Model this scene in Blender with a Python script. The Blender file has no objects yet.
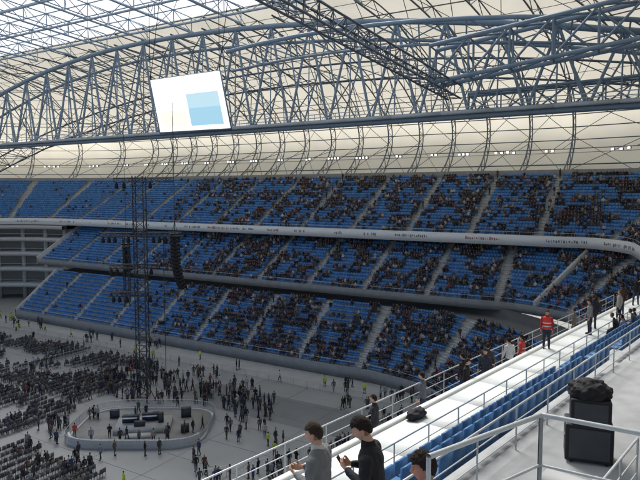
import bpy, math, random
import numpy as np
from mathutils import Vector, noise
rng=np.random.default_rng(7); random.seed(7)
scene=bpy.context.scene
UV=np.array([-.855,.518]); NV=np.array([.518,.855])
def uvp(u,n): return UV*u+NV*n
# ---------------- materials
def mat(name,col,rough=.7,metal=0,var=.15,scale=3.0,bump=0,detail=4,spec=.3):
    m=bpy.data.materials.new(name); m.use_nodes=True; nt=m.node_tree; b=nt.nodes['Principled BSDF']
    tc=nt.nodes.new('ShaderNodeTexCoord'); nz=nt.nodes.new('ShaderNodeTexNoise'); nz.inputs['Scale'].default_value=scale; nz.inputs['Detail'].default_value=detail
    nt.links.new(tc.outputs['Object'],nz.inputs['Vector'])
    mx=nt.nodes.new('ShaderNodeMix'); mx.data_type='RGBA'
    mx.inputs[6].default_value=(*[c*(1-var) for c in col],1); mx.inputs[7].default_value=(*[min(1,c*(1+var)) for c in col],1)
    nt.links.new(nz.outputs['Fac'],mx.inputs[0]); nt.links.new(mx.outputs[2],b.inputs['Base Color'])
    b.inputs['Roughness'].default_value=rough; b.inputs['Metallic'].default_value=metal; b.inputs['Specular IOR Level'].default_value=spec
    if bump:
        bp=nt.nodes.new('ShaderNodeBump'); bp.inputs['Strength'].default_value=bump; bp.inputs['Distance'].default_value=.02
        nt.links.new(nz.outputs['Fac'],bp.inputs['Height']); nt.links.new(bp.outputs['Normal'],b.inputs['Normal'])
    return m
def vmat(name,rough=.8,bump=0,bs=40):
    m=bpy.data.materials.new(name); m.use_nodes=True; nt=m.node_tree; b=nt.nodes['Principled BSDF']
    a=nt.nodes.new('ShaderNodeAttribute'); a.attribute_name='Col'
    nt.links.new(a.outputs['Color'],b.inputs['Base Color']); b.inputs['Roughness'].default_value=rough; b.inputs['Specular IOR Level'].default_value=.25
    if bump:
        tc=nt.nodes.new('ShaderNodeTexCoord'); nz=nt.nodes.new('ShaderNodeTexNoise'); nz.inputs['Scale'].default_value=bs
        nt.links.new(tc.outputs['Object'],nz.inputs['Vector'])
        bp=nt.nodes.new('ShaderNodeBump'); bp.inputs['Strength'].default_value=bump; bp.inputs['Distance'].default_value=.01
        nt.links.new(nz.outputs['Fac'],bp.inputs['Height']); nt.links.new(bp.outputs['Normal'],b.inputs['Normal'])
    return m
def emat(name,col,s):
    m=bpy.data.materials.new(name); m.use_nodes=True; nt=m.node_tree; b=nt.nodes['Principled BSDF']
    b.inputs['Base Color'].default_value=(.04,.04,.045,1); b.inputs['Emission Color'].default_value=(*col,1); b.inputs['Emission Strength'].default_value=s
    return m
def translucent(name,cd,ct,fac,transp=0,scale=.15,tcol=(1,1,1)):
    m=bpy.data.materials.new(name); m.use_nodes=True; nt=m.node_tree
    for n in list(nt.nodes): nt.nodes.remove(n)
    o=nt.nodes.new('ShaderNodeOutputMaterial'); d=nt.nodes.new('ShaderNodeBsdfDiffuse'); t=nt.nodes.new('ShaderNodeBsdfTranslucent')
    tc=nt.nodes.new('ShaderNodeTexCoord'); nz=nt.nodes.new('ShaderNodeTexNoise'); nz.inputs['Scale'].default_value=scale
    nt.links.new(tc.outputs['Object'],nz.inputs['Vector'])
    mx=nt.nodes.new('ShaderNodeMix'); mx.data_type='RGBA'; nt.links.new(nz.outputs['Fac'],mx.inputs[0])
    mx.inputs[6].default_value=(*[c*.8 for c in ct],1); mx.inputs[7].default_value=(*[min(1,c*1.12) for c in ct],1)
    nt.links.new(mx.outputs[2],t.inputs['Color'])
    d.inputs['Color'].default_value=(*cd,1)
    m1=nt.nodes.new('ShaderNodeMixShader'); m1.inputs[0].default_value=fac
    nt.links.new(d.outputs[0],m1.inputs[1]); nt.links.new(t.outputs[0],m1.inputs[2]); last=m1
    if transp:
        tr=nt.nodes.new('ShaderNodeBsdfTransparent'); tr.inputs[0].default_value=(*tcol,1); m2=nt.nodes.new('ShaderNodeMixShader'); m2.inputs[0].default_value=transp
        nt.links.new(m1.outputs[0],m2.inputs[1]); nt.links.new(tr.outputs[0],m2.inputs[2]); last=m2
    nt.links.new(last.outputs[0],o.inputs['Surface']); return m
M_conc=mat('concrete',(.35,.36,.36),.85,var=.2,scale=1.2)
M_concm=mat('concrete_mid',(.24,.255,.27),.85,var=.25,scale=.9,detail=8)
M_concl=mat('concrete_light',(.46,.48,.49),.8,var=.12,scale=2)
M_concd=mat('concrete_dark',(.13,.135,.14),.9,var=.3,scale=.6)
M_white=mat('white_panel',(.76,.79,.81),.5,var=.05,scale=.8)
M_steel=mat('steel_bluegrey',(.22,.30,.39),.5,metal=.05,var=.15,scale=.5)
M_steeld=mat('steel_dark',(.13,.16,.20),.55,metal=.05,var=.2,scale=.5)
M_steell=mat('steel_light',(.48,.54,.59),.45,metal=.1,var=.1)
M_galv=mat('galvanised',(.45,.49,.52),.45,metal=.4,var=.2,scale=8)
M_black=mat('black_paint',(.018,.018,.022),.55,var=.3,scale=8)
M_mast=mat('mast_dark_metal',(.05,.058,.07),.5,metal=.2,var=.3,scale=3)
M_bag=mat('black_fabric',(.016,.016,.02),.8,var=.4,scale=9,bump=.8)
M_floor=mat('floor_cover',(.255,.268,.27),.8,var=.25,scale=.12,detail=10)
M_floorl=mat('floor_light',(.32,.335,.34),.75,var=.18,scale=.5,detail=8)
M_floord=mat('floor_dark',(.18,.19,.195),.85,var=.15,scale=.4)
M_ground=mat('ground',(.28,.28,.26),.9,var=.3,scale=.02)
M_v=vmat('painted_parts'); M_cloth=vmat('cloth_and_skin',.85); M_seat=vmat('seat_plastic',.4)
M_mem=translucent('membrane_upper',(.50,.49,.44),(.60,.58,.49),.58)
M_meml=translucent('membrane_facade',(.62,.61,.55),(.84,.81,.69),.56)
M_poly=translucent('polycarbonate',(.8,.85,.9),(.88,.95,1.0),.85,.55)
# ---------------- geo helpers
class Geo:
    def __init__(s): s.V=[];s.F=[];s.C=[];s.n=0
    def add(s,V,F,C=None):
        V=np.asarray(V,float).reshape(-1,3);F=np.asarray(F,int).reshape(-1,4)
        s.V.append(V);s.F.append(F+s.n);s.n+=len(V)
        if C is None: C=np.full((len(V),3),.5)
        C=np.asarray(C,float)
        if C.ndim==1: C=np.tile(C,(len(V),1))
        s.C.append(C)
    def build(s,name,m,smooth=False,col=True,parent=None):
        V=np.concatenate(s.V);F=np.concatenate(s.F);C=np.concatenate(s.C)
        me=bpy.data.meshes.new(name); me.vertices.add(len(V)); me.vertices.foreach_set('co',V.ravel())
        me.loops.add(F.size); me.loops.foreach_set('vertex_index',F.ravel())
        me.polygons.add(len(F)); me.polygons.foreach_set('loop_start',np.arange(0,F.size,4)); me.polygons.foreach_set('loop_total',np.full(len(F),4))
        if smooth: me.polygons.foreach_set('use_smooth',np.ones(len(F),bool))
        if col:
            a=me.color_attributes.new('Col','FLOAT_COLOR','POINT'); a.data.foreach_set('color',np.hstack([C,np.ones((len(C),1))]).ravel())
        me.update(calc_edges=True); me.validate()
        me.materials.append(m); ob=bpy.data.objects.new(name,me); scene.collection.objects.link(ob)
        if parent: ob.parent=parent
        return ob
def empty(name,loc=(0,0,0),yaw=0):
    e=bpy.data.objects.new(name,None); e.location=loc; e.rotation_euler=(0,0,yaw); e.empty_display_size=.3; scene.collection.objects.link(e); return e
BF=np.array([[0,3,2,1],[4,5,6,7],[0,1,5,4],[1,2,6,5],[2,3,7,6],[3,0,4,7]])
def boxV(c,s):
    x,y,z=np.array(s)/2; o=np.array([[-x,-y,-z],[x,-y,-z],[x,y,-z],[-x,y,-z],[-x,-y,z],[x,-y,z],[x,y,z],[-x,y,z]]); return o+np.array(c)
def rotz(V,a):
    c,s=math.cos(a),math.sin(a); V=np.asarray(V,float).copy(); x=V[:,0]*c-V[:,1]*s; y=V[:,0]*s+V[:,1]*c; V[:,0]=x;V[:,1]=y; return V
def box(g,c,s,yaw=0,col=None):
    g.add(rotz(boxV((0,0,0),s),yaw)+np.array(c),BF,col)
def tubes(g,P,Q,r,n=5,col=None):
    P=np.asarray(P,float).reshape(-1,3);Q=np.asarray(Q,float).reshape(-1,3);N=len(P)
    if N==0:return
    r=np.broadcast_to(np.asarray(r,float),(N,))
    d=Q-P; L=np.linalg.norm(d,axis=1,keepdims=True); L[L==0]=1; d=d/L
    up=np.where(np.abs(d[:,2:3])>.95,np.array([[1.,0,0]]),np.array([[0,0,1.]]))
    a=np.cross(d,up);a/=np.linalg.norm(a,axis=1,keepdims=True);b=np.cross(d,a)
    t=np.arange(n)*2*math.pi/n
    ring=(a[:,None]*np.cos(t)[None,:,None]+b[:,None]*np.sin(t)[None,:,None])*r[:,None,None]
    V=np.concatenate([P[:,None]+ring,Q[:,None]+ring],1)
    k=np.arange(n);k2=(k+1)%n
    f=np.stack([k,k2,k2+n,k+n],1); F=(f[None]+(np.arange(N)*2*n)[:,None,None]).reshape(-1,4)
    g.add(V.reshape(-1,3),F,col)
def polytube(g,pts,r,n=5,col=None):
    pts=np.asarray(pts,float); tubes(g,pts[:-1],pts[1:],r,n,col)
# ---------------- paths
class Path:
    def __init__(s,pts,smooth=True,step=.5):
        P=np.array(pts,float)
        if smooth:
            out=[];E=np.vstack([2*P[0]-P[1],P,2*P[-1]-P[-2]])
            for i in range(len(P)-1):
                p0,p1,p2,p3=E[i:i+4]; k=max(2,int(np.linalg.norm(p2-p1)/.5))
                for j in range(k):
                    t=j/k; out.append(.5*((2*p1)+(-p0+p2)*t+(2*p0-5*p1+4*p2-p3)*t*t+(-p0+3*p1-3*p2+p3)*t**3))
            out.append(P[-1]); P=np.array(out)
        d=np.r_[0,np.cumsum(np.linalg.norm(np.diff(P,axis=0),axis=1))]
        m=int(d[-1]/step)+1; s.s=np.linspace(0,d[-1],m)
        s.P=np.stack([np.interp(s.s,d,P[:,i]) for i in (0,1)],1)
        T=np.gradient(s.P,axis=0); T/=np.linalg.norm(T,axis=1,keepdims=True); s.T=T; s.N=np.stack([T[:,1],-T[:,0]],1)
    def off(s,d): return s.P+s.N*np.reshape(d,(-1,1)) if np.ndim(d) else s.P+s.N*d
    def at(s,ss,d,z):
        p=np.stack([np.interp(ss,s.s,s.P[:,i]+s.N[:,i]*d) for i in (0,1)],-1)
        return np.append(p,z) if p.ndim==1 else np.column_stack([p,np.full(len(p),z)])
def strip(g,path,prof,i0=0,i1=None,col=None):
    i1=len(path.P) if i1 is None else i1
    P=path.P[i0:i1];N=path.N[i0:i1];m=len(P);k=len(prof)
    V=np.zeros((m,k,3))
    for j,(d,z) in enumerate(prof): V[:,j,:2]=P+N*d; V[:,j,2]=z
    a=(np.arange(m-1)[:,None]*k+np.arange(k-1)[None]).ravel()
    g.add(V.reshape(-1,3),np.stack([a,a+k,a+k+1,a+1],1),col)
def straight_pts(u0,u1,n,step=6): return [tuple(uvp(u,n)) for u in np.linspace(u0,u1,max(2,int(abs(u1-u0)/step)))]
def leftarc(nf,u0,R,a1=90,tail=50):
    c=(u0,nf-R); pts=[tuple(uvp(c[0]+R*math.sin(t),c[1]+R*math.cos(t))) for t in np.radians(np.arange(10,a1+1,10))]
    if a1>=90: pts+= [tuple(uvp(u0+R,nf-R-k)) for k in np.arange(8,tail,8)]
    return pts
B=np.array([-.5,14.6]);D2=np.array([.6554,.7553]);Q2=np.array([.7553,-.6554])
def sp(t,w,z=None):
    p=B+D2*t+Q2*w
    return p if z is None else np.array([p[0],p[1],z])
side=[tuple(sp(t,0)) for t in np.arange(-24,33,4)]
upper=Path(side+[(28.6,50.5),(35.5,63.5),(40.3,75),(42.3,82),(40.6,88.7)]+straight_pts(16,133,97)+leftarc(97,133,30))
middle=Path([(27,50),(31,60),(33.3,70),(33.2,79)]+straight_pts(20,133.5,88.5))
lower=Path([(10,50),(15.5,60),(17,70),(14.5,79.5)]+straight_pts(38,126,78))
# ---------------- tiers
seatT=np.vstack([boxV((0,.02,.42),(.43,.40,.06)),boxV((0,-.19,.66),(.43,.06,.46))]); seatF=np.vstack([BF,BF+8])
def inst(g,TV,TF,pos,yaw,part=None,pal=None,scale=None):
    pos=np.asarray(pos,float);N=len(pos)
    if N==0:return
    c=np.cos(yaw)[:,None];s_=np.sin(yaw)[:,None]; T=TV[None]*(np.ones((N,1,1)) if scale is None else np.reshape(scale,(N,1,1)))
    V=np.stack([T[:,:,0]*c-T[:,:,1]*s_,T[:,:,0]*s_+T[:,:,1]*c,T[:,:,2]+0*c],2)+pos[:,None]
    F=TF[None]+(np.arange(N)*len(TV))[:,None,None]
    if part is None: C=np.repeat(pal,len(TV),0)
    else: C=pal[:,part].reshape(-1,3)
    g.add(V.reshape(-1,3),F.reshape(-1,4),C)
def ringstack(rings,n,part):
    V=[];k=len(rings);t=np.arange(n)*2*math.pi/n
    for (x,y,z,rx,ry) in rings: V.append(np.stack([x+rx*np.cos(t),y+ry*np.sin(t),np.full(n,z)],1))
    V=np.vstack(V);F=[]
    for j in range(k-1):
        for i in range(n): F.append([j*n+i,j*n+(i+1)%n,(j+1)*n+(i+1)%n,(j+1)*n+i])
    return V,np.array(F),np.full(len(V),part)
def limb(pts,rs,n,part):
    pts=np.array(pts,float);V=[];F=[];t=np.arange(n)*2*math.pi/n
    pts=np.vstack([pts,pts[-1]+(pts[-1]-pts[-2])*.02]);rs=list(rs)+[.004]
    for j,p in enumerate(pts):
        d=(pts[min(j+1,len(pts)-1)]-pts[max(j-1,0)]);d/=np.linalg.norm(d)
        up=np.array([1.,0,0]); a=np.cross(d,up)
        if np.linalg.norm(a)<.2: a=np.cross(d,[0,0,1.])
        a/=np.linalg.norm(a);b=np.cross(d,a)
        V.append(p+rs[j]*(np.cos(t)[:,None]*a+np.sin(t)[:,None]*b))
    for j in range(len(pts)-1):
        for i in range(n): F.append([j*n+i,j*n+(i+1)%n,(j+1)*n+(i+1)%n,(j+1)*n+i])
    return np.vstack(V),np.array(F),np.full(len(pts)*n,part)
def headp(c,n=7,s=1.0):
    zs=[-.12,-.09,-.03,.03,.08,.115,.125];rr=[.03,.055,.075,.082,.07,.04,.004]
    V,F,P=ringstack([(c[0],c[1]+(.005 if z<0 else 0),c[2]+z*s,r*.95*s,r*1.15*s) for z,r in zip(zs,rr)],n,0)
    rel=V-np.array(c); P=np.where((rel[:,2]>.07)|((rel[:,1]<.012)&(rel[:,2]>-.07)),3,0); return V,F,P
def merge(parts):
    V=[];F=[];P=[];n=0
    for v,f,p in parts: V.append(v);F.append(f+n);P.append(p);n+=len(v)
    return np.vstack(V),np.vstack(F),np.concatenate(P)
def seated(lean=0,arms=0,n=6):
    y=lambda z:(z-.5)*lean
    ps=[ringstack([(0,y(z)-.02,z,rx,ry) for z,rx,ry in [(.44,.15,.11),(.56,.175,.125),(.76,.165,.12),(.95,.205,.115),(1.03,.15,.09),(1.07,.06,.06),(1.13,.05,.05)]],n+1,1),headp((0,y(1.22)+.02,1.23),n)]
    for s in (-1,1):
        ps.append(limb([(s*.09,0,.5),(s*.13,.42,.53),(s*.13,.46,.30),(s*.13,.42,.07)],[.085,.07,.058,.045],n-1,2))
        ps.append(limb([(s*.13,.38,.04),(s*.14,.6,.035)],[.045,.035],4,4))
        sh=(s*.2,y(.97)-.02,.98)
        el=(s*.27,y(.75)+.04,.72); ha=(s*.1,.32,.62) if arms==0 else ((s*.08,y(1.1)+.2,1.08) if arms==1 else (s*.12,y(.9)+.22,.9))
        ps.append(limb([sh,el,ha],[.065,.05,.035],n-1,1)); ps.append(limb([ha,(ha[0]*.8,ha[1]+.07,ha[2])],[.035,.03],4,0))
    return merge(ps)
def standing(stride=0,arms=0,n=6):
    ps=[ringstack([(0,0,z,rx,ry) for z,rx,ry in [(.82,.15,.11),(.92,.175,.125),(1.1,.155,.11),(1.3,.185,.12),(1.42,.19,.10),(1.48,.10,.07),(1.5,.055,.055),(1.56,.05,.05)]],n+1,1),headp((0,.02,1.65),n)]
    for s in (-1,1):
        k=s*stride
        ps.append(limb([(s*.09,0,.92),(s*.10,.5*k*.55+.03,.49),(s*.11,k*.5-(.06 if k<0 else 0),.08)],[.095,.068,.045],n-1,2))
        ps.append(limb([(s*.11,k*.5-.05,.045),(s*.12,k*.5+.2,.035)],[.05,.035],4,4))
        sh=(s*.21,0,1.41); el=(s*.26,-k*.2-.02,1.12); ha=(s*.26,-k*.3+.07,.86) if arms==0 else (s*.1,.28,1.12)
        ps.append(limb([sh,el,ha],[.062,.05,.036],n-1,1)); ps.append(limb([ha,(ha[0],ha[1]+.03,ha[2]-.09 if arms==0 else ha[2]+.02)],[.036,.028],4,0))
    return merge(ps)
SEATED=[seated(0,0),seated(.25,2),seated(-.1,0),seated(.4,0),seated(.05,1)]
STAND=[standing(0,0),standing(.38,0),standing(0,1),standing(-.3,0),standing(.1,0)]
TOPS=np.array([(.025,.027,.033),(.04,.041,.048),(.06,.061,.071),(.03,.04,.07),(.09,.095,.105),(.055,.07,.14),(.16,.06,.06),(.26,.24,.21),(.46,.46,.47),(.12,.10,.08),(.30,.08,.08),(.08,.11,.08),(.06,.04,.03),(.26,.28,.32)])  # clothing tops; dark tones lifted, putting haze into the colour
TW=np.array([.16,.14,.13,.1,.09,.07,.03,.055,.06,.06,.012,.02,.05,.045]);TW/=TW.sum()
TR=np.array([(.03,.04,.075),(.02,.02,.025),(.05,.065,.11),(.10,.09,.07),(.04,.04,.045)])
HA=np.array([(.018,.014,.01),(.04,.026,.016),(.09,.055,.03),(.18,.13,.08),(.11,.10,.09)])
def palette(N,tops=None):
    p=np.zeros((N,5,3)); p[:,0]=np.array([.56,.36,.28])*rng.uniform(.8,1.15,(N,1)); p[:,1]=TOPS[rng.choice(len(TOPS),N,p=TW)] if tops is None else tops
    p[:,1]*=rng.uniform(.8,1.3,(N,1)); p[:,2]=TR[rng.integers(0,5,N)]; p[:,3]=HA[rng.choice(5,N,p=[.32,.32,.2,.10,.06])]; p[:,4]=rng.uniform(.01,.05,(N,1)); return p
def people(g,tpls,pos,yaw,pal=None):
    pos=np.asarray(pos,float).reshape(-1,3);N=len(pos)
    if N==0:return
    yaw=np.asarray(yaw,float); pal=palette(N) if pal is None else pal
    k=rng.integers(0,len(tpls),N); sc=rng.uniform(.91,1.03,N)
    for i,t in enumerate(tpls):
        m=k==i
        if m.any(): inst(g,t[0],t[1],pos[m],yaw[m],t[2],pal[m],sc[m])
class VN:
    def __init__(s): s.g=rng.random((400,60))
    def __call__(s,x,y):
        x=np.abs(x)%398;y=np.abs(y)%58; i=x.astype(int);j=y.astype(int);fx=x-i;fy=y-j;g=s.g
        return (g[i,j]*(1-fx)+g[i+1,j]*fx)*(1-fy)+(g[i,j+1]*(1-fx)+g[i+1,j+1]*fx)*fy
crowd=Geo()
SEATC=np.array([.085,.25,.56])
R0=rng.uniform
def tier(name,path,rows,depth,rise,z0,i0,i1,dens,aisle_sp,aisle_ph,smin=0,d0=0.):
    gc=Geo();gs=Geo();ga=Geo()
    prof=[(d0,z0-.6)]
    for r in range(rows):
        prof+= [(d0+r*depth,z0+r*rise),(d0+(r+1)*depth,z0+r*rise)]
    prof.append((d0+rows*depth,z0+rows*rise))
    strip(gc,path,prof,i0,i1)
    vn=VN();v2=VN()
    for r in range(rows):
        d=d0+(r+.40)*depth; z=z0+r*rise
        O=path.P[i0:i1]+path.N[i0:i1]*d; S=path.s[i0:i1]; NN=path.N[i0:i1]
        L=np.r_[0,np.cumsum(np.linalg.norm(np.diff(O,axis=0),axis=1))]
        l=np.arange(.3,L[-1],.5)
        x=np.interp(l,L,O[:,0]);y=np.interp(l,L,O[:,1]);s=np.interp(l,L,S);nx=np.interp(l,L,NN[:,0]);ny=np.interp(l,L,NN[:,1])
        ph=(s+aisle_ph)%aisle_sp; keep=(ph>1.3)&(s>smin)
        x,y,s,nx,ny=[a[keep] for a in (x,y,s,nx,ny)]; N=len(x)
        if N==0: continue
        yaw=np.arctan2(nx,-ny)
        pos=np.column_stack([x,y,np.full(N,z)])
        base=SEATC*rng.uniform(.8,1.18,(N,1))
        inst(gs,seatT,seatF,pos,yaw,None,base)
        u=x*UV[0]+y*UV[1]
        p=dens(u,r/rows,x,y)
        cl=vn(s/1.6,np.full(N,r/1.3)); c2=v2(s/8,np.full(N,r/5.))
        occ=rng.random(N)<np.clip(p*(.12+1.7*(cl>.46)*(.05+1.45*c2)),0,.93)
        pp=pos[occ]; people(crowd,SEATED,pp+np.array([0,0,.02]),yaw[occ]+rng.normal(0,.25,occ.sum()))
    n_a=np.arange(aisle_sp-(aisle_ph%aisle_sp)+.6,path.s[-1],aisle_sp)
    for sa in n_a:
        if sa<path.s[i0]+1 or sa>path.s[i1-1]-1: continue
        nx=np.interp(sa,path.s,path.N[:,0]);ny=np.interp(sa,path.s,path.N[:,1]);yw=math.atan2(nx,-ny)
        for r in range(rows):
            c=path.at(sa,d0+(r+.75)*depth,z0+r*rise+rise*.25); box(ga,c,(1.15,depth*.48,rise*.5+.01),yw)
            c=path.at(sa,d0+(r+.26)*depth,z0+r*rise+.015); box(ga,c,(1.15,depth*.48,.03),yw)
            if rng.random()<.06: people(crowd,STAND,[path.at(sa,d0+(r+.26)*depth,z0+r*rise+.03)],[yw+R0(0,6)])
    e=empty(name); gc.build('terrace_steps',M_conc,parent=e); gs.build('seats',M_seat,parent=e)
    if ga.n: ga.build('aisle_stairs',M_concl,parent=e)
    return e
def sm(x,a,b): t=np.clip((x-a)/(b-a),0,1); return t*t*(3-2*t)
du=lambda u,r,x,y: .03+.92*(1-sm(u,86,110))*(.42+.6*r)*(1.4-.55*sm(u,15,60))
dm=lambda u,r,x,y: .04+.60*(1-sm(u,84,106))
dl=lambda u,r,x,y: .02+.86*(1-sm(u,74,94))
iu=int(np.argmin(np.abs(upper.P[:,0]-22)+np.abs(upper.P[:,1]-41)))
tU=tier('upper_seating_tier',upper,20,.85,.5,20.9,iu,len(upper.P),du,11.,2.)
tM=tier('middle_seating_tier',middle,15,.8,.5,11.6,0,len(middle.P),dm,11.,3.)
tL=tier('lower_seating_tier',lower,13,.8,.6,1.6,0,len(lower.P),dl,11.,1.)
# fascias and structure
g=Geo(); strip(g,upper,[(.0,19.6),(-.35,19.6),(-.35,21.25),(-.1,21.25),(-.1,20.3)],iu); 
band=g.build('white_balcony_fascia',M_white)
g=Geo()
sl=np.arange(upper.s[iu]+2,upper.s[-1]-20,.36)
for a in sl:
    if noise.noise(Vector((a*.16,3,0)))<.0 or random.random()<.12: continue
    nx=np.interp(a,upper.s,upper.N[:,0]);ny=np.interp(a,upper.s,upper.N[:,1])
    h=random.choice([.25,.4,.5,.35]);w=random.choice([.08,.2,.24]); blk=int(a/9)
    c=[(.2,.2,.22),(.16,.22,.42),(.42,.2,.2),(.2,.2,.22),(.2,.3,.26),(.24,.24,.26)][blk%6]
    box(g,upper.at(a,-.365,20.5+random.uniform(-.06,.06)),(w,.03,h),math.atan2(nx,-ny),c)
g.build('sponsor_lettering',M_v)
g=Geo(); strip(g,middle,[(3.5,10.6),(0,10.6),(-.25,10.6),(-.25,11.9),(-.05,11.9),(-.05,11.5)]); strip(g,lower,[(0,0),(-.3,0),(-.3,1.8),(-.08,1.8),(-.08,1.5)]); g.build('concrete_balcony_wall',M_concm)
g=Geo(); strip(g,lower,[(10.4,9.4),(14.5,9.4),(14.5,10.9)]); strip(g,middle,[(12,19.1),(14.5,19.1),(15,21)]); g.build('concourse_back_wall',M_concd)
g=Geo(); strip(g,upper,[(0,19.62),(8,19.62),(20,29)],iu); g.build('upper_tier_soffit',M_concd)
g=Geo(); strip(g,upper,[(17,30.9),(17,32.0),(17.3,32.0),(17.3,30.4),(28,30.4)],iu); g.build('rear_parapet_wall',M_concm)
g=Geo()
for path,d,z0,z1,i0 in ((upper,-.2,21.25,21.75,iu),(middle,-.15,11.9,12.5,0),(lower,-.2,1.8,2.6,0)):
    O=path.off(d)[i0:][::4]; p3=np.column_stack([O,np.full(len(O),z1)]); polytube(g,p3,.03,4)
    b=p3.copy();b[:,2]=z0; tubes(g,b,p3,.025,4)
g.build('tier_front_railing',M_galv)
g=Geo()
a=np.append(uvp(17.5,87.5),11.3);b=np.append(uvp(10.5,100),20.2)
nrm=np.append(UV,0)*.22
V=[]
for p in (a,b):
    for s in (-1,1):
        for h in (-.6,1.3): V.append(p+nrm*s+np.array([0,0,h]))
g.add(V,[[0,1,5,4],[2,6,7,3],[1,3,7,5],[0,4,6,2],[0,2,3,1],[4,5,7,6]]); g.build('stair_side_wall',M_concl)
# corner concrete frame at left
g=Geo(); gd=Geo()
for R_,isback in ((31,0),(42,1)):
    for t in np.radians(np.arange(4,91,12)):
        p=uvp(134+R_*math.sin(t),67+R_*math.cos(t)); box(g if not isback else gd,(p[0],p[1],10),(.9,.9,20),0)
for z in (4.2,8.4,12.4,16.2,19.4):
    ts=np.radians(np.arange(0,91,6));V=[];F=[]
    for t in ts:
        for R_,zz in ((28.5,z),(28.5,z-.9),(46,z-.9),(46,z)):
            V.append(np.append(uvp(134+R_*math.sin(t),67+R_*math.cos(t)),zz))
    for i in range(len(ts)-1):
        for j in range(4): F.append([i*4+j,i*4+(j+1)%4,(i+1)*4+(j+1)%4,(i+1)*4+j])
    g.add(V,F)
    rp=np.array([np.append(uvp(134+28.6*math.sin(t),67+28.6*math.cos(t)),z+1.05) for t in ts]); polytube(g,rp,.05,4)
e=empty('corner_concourse_building'); g.build('frame',M_concl,parent=e); gd.build('rear_columns',M_conc,parent=e)
g=Geo(); ts=np.radians(np.arange(0,91,6));V=[];F=[]
for t in ts:
    for z in (0,20): V.append(np.append(uvp(134+37*math.sin(t),67+37*math.cos(t)),z))
for i in range(len(ts)-1): F.append([2*i,2*i+1,2*i+3,2*i+2])
g.add(V,F); g.build('back_wall',M_concl,parent=e)
g=Geo()
def gable(prof,u,base,th=.4):
    V=[];F=[]
    for uu in (u,u+th):
        for n,z in prof: V.append(np.append(uvp(uu,n),z)); V.append(np.append(uvp(uu,n),base))
    k=len(prof)*2
    for i in range(len(prof)-1):
        F.extend([[2*i,2*i+1,2*i+3,2*i+2],[k+2*i,k+2*i+2,k+2*i+3,k+2*i+1],[2*i,2*i+2,k+2*i+2,k+2*i]])
    g.add(V,F)
gable([(77.7,2.1),(88.4,10.1)],126.1,0); gable([(88.2,12.3),(101,19.9)],133.7,10.6)
g.build('stand_gable_wall',M_concl)
# ---------------- roof
roofp=Path([(-22,-22),(-5,-2),(12,17),(26,33),(38,48),(45,63),(44.5,78),(37,89.8)]+straight_pts(27,133,97)+leftarc(97,133,30,90,60),step=1)
prof=[(21,29.5),(26,33),(29.3,38),(29,43),(25.5,47.5),(18,51.8),(8,55),(-5,57.3),(-17,58.3)]
def cr(prof,k=4):
    P=np.array(prof,float);E=np.vstack([2*P[0]-P[1],P,2*P[-1]-P[-2]]);o=[]
    for i in range(len(P)-1):
        p0,p1,p2,p3=E[i:i+4]
        for j in range(k):
            t=j/k;o.append(.5*((2*p1)+(-p0+p2)*t+(2*p0-5*p1+4*p2-p3)*t*t+(-p0+3*p1-3*p2+p3)*t**3))
    o.append(P[-1]);return np.array(o)
pr=cr(prof)
e=empty('membrane_roof')
gm=Geo(); strip(gm,roofp,[tuple(x) for x in pr[13:]]); gm.build('upper_membrane',M_mem,smooth=True,parent=e)
gm=Geo(); strip(gm,roofp,[tuple(x) for x in pr[:14]]); gm.build('facade_membrane',M_meml,smooth=True,parent=e)
gr=Geo();T=np.gradient(pr,axis=0);T/=np.linalg.norm(T,axis=1,keepdims=True);inn=np.stack([T[:,1]*-1,T[:,0]],1)
if inn[8,0]>0: inn=-inn
pi=pr+inn*2.3
ribs=[]
def pt3(s,dz): 
    x=np.interp(s,roofp.s,roofp.P[:,0]+roofp.N[:,0]*dz[0]);y=np.interp(s,roofp.s,roofp.P[:,1]+roofp.N[:,1]*dz[0]);return np.array([x,y,dz[1]])
rs=np.arange(3,roofp.s[-1]-2,7.4)
po=pr+inn*.25
for s in rs:
    a=np.array([pt3(s,d) for d in po]);b=np.array([pt3(s,d) for d in pi])
    polytube(gr,a,.12,5);polytube(gr,b,.15,5)
    k=np.arange(0,len(a)-2,2); tubes(gr,a[k],b[k+1],.07,4); tubes(gr,b[k+1],a[k+2],.07,4)
    ribs.append((a,b))
for i in range(len(ribs)-1):
    a0,b0=ribs[i];a1,b1=ribs[i+1]
    for j in range(0,len(a0),4): tubes(gr,[a0[j]],[a1[j]],.10,4)
    for j in range(2,len(a0),4): tubes(gr,[a0[j]],[a1[j]],.05,4)
    for j in range(2,len(a0),8): tubes(gr,[b0[j]],[b1[j]],.08,4)
    for j in range(0,len(a0)-8,8): tubes(gr,[b0[j],b0[j+8]],[b1[j+8],b1[j]],.06,4)
gr.build('roof_rib_trusses',M_steeld)
g=Geo();gl=Geo()
us=np.arange(20,186,5.5);ns=np.arange(46,81,4.3)
zf=lambda n:58.4+ (80-n)*.06
V=[np.append(uvp(u,n),zf(n)+.5) for u in us for n in ns];k=len(ns)
F=[[i*k+j,i*k+j+1,(i+1)*k+j+1,(i+1)*k+j] for i in range(len(us)-1) for j in range(k-1)]
g.add(V,F);g.build('polycarbonate_roof',M_poly)
P=lambda u,n,dz=0:np.append(uvp(u,n),zf(n)+dz)
for i,u in enumerate(us):
    polytube(gl,[P(u,n) for n in ns],.13,4)
    if i%2==0:
        polytube(gl,[P(u,n,-2.6) for n in ns],.2,5)
        for j in range(k-1): tubes(gl,[P(u,ns[j]),P(u,ns[j+1],-2.6)],[P(u,ns[j+1],-2.6),P(u,ns[j+1])],.09,4)
for n in ns:
    polytube(gl,[P(u,n) for u in us],.12,4)
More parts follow.
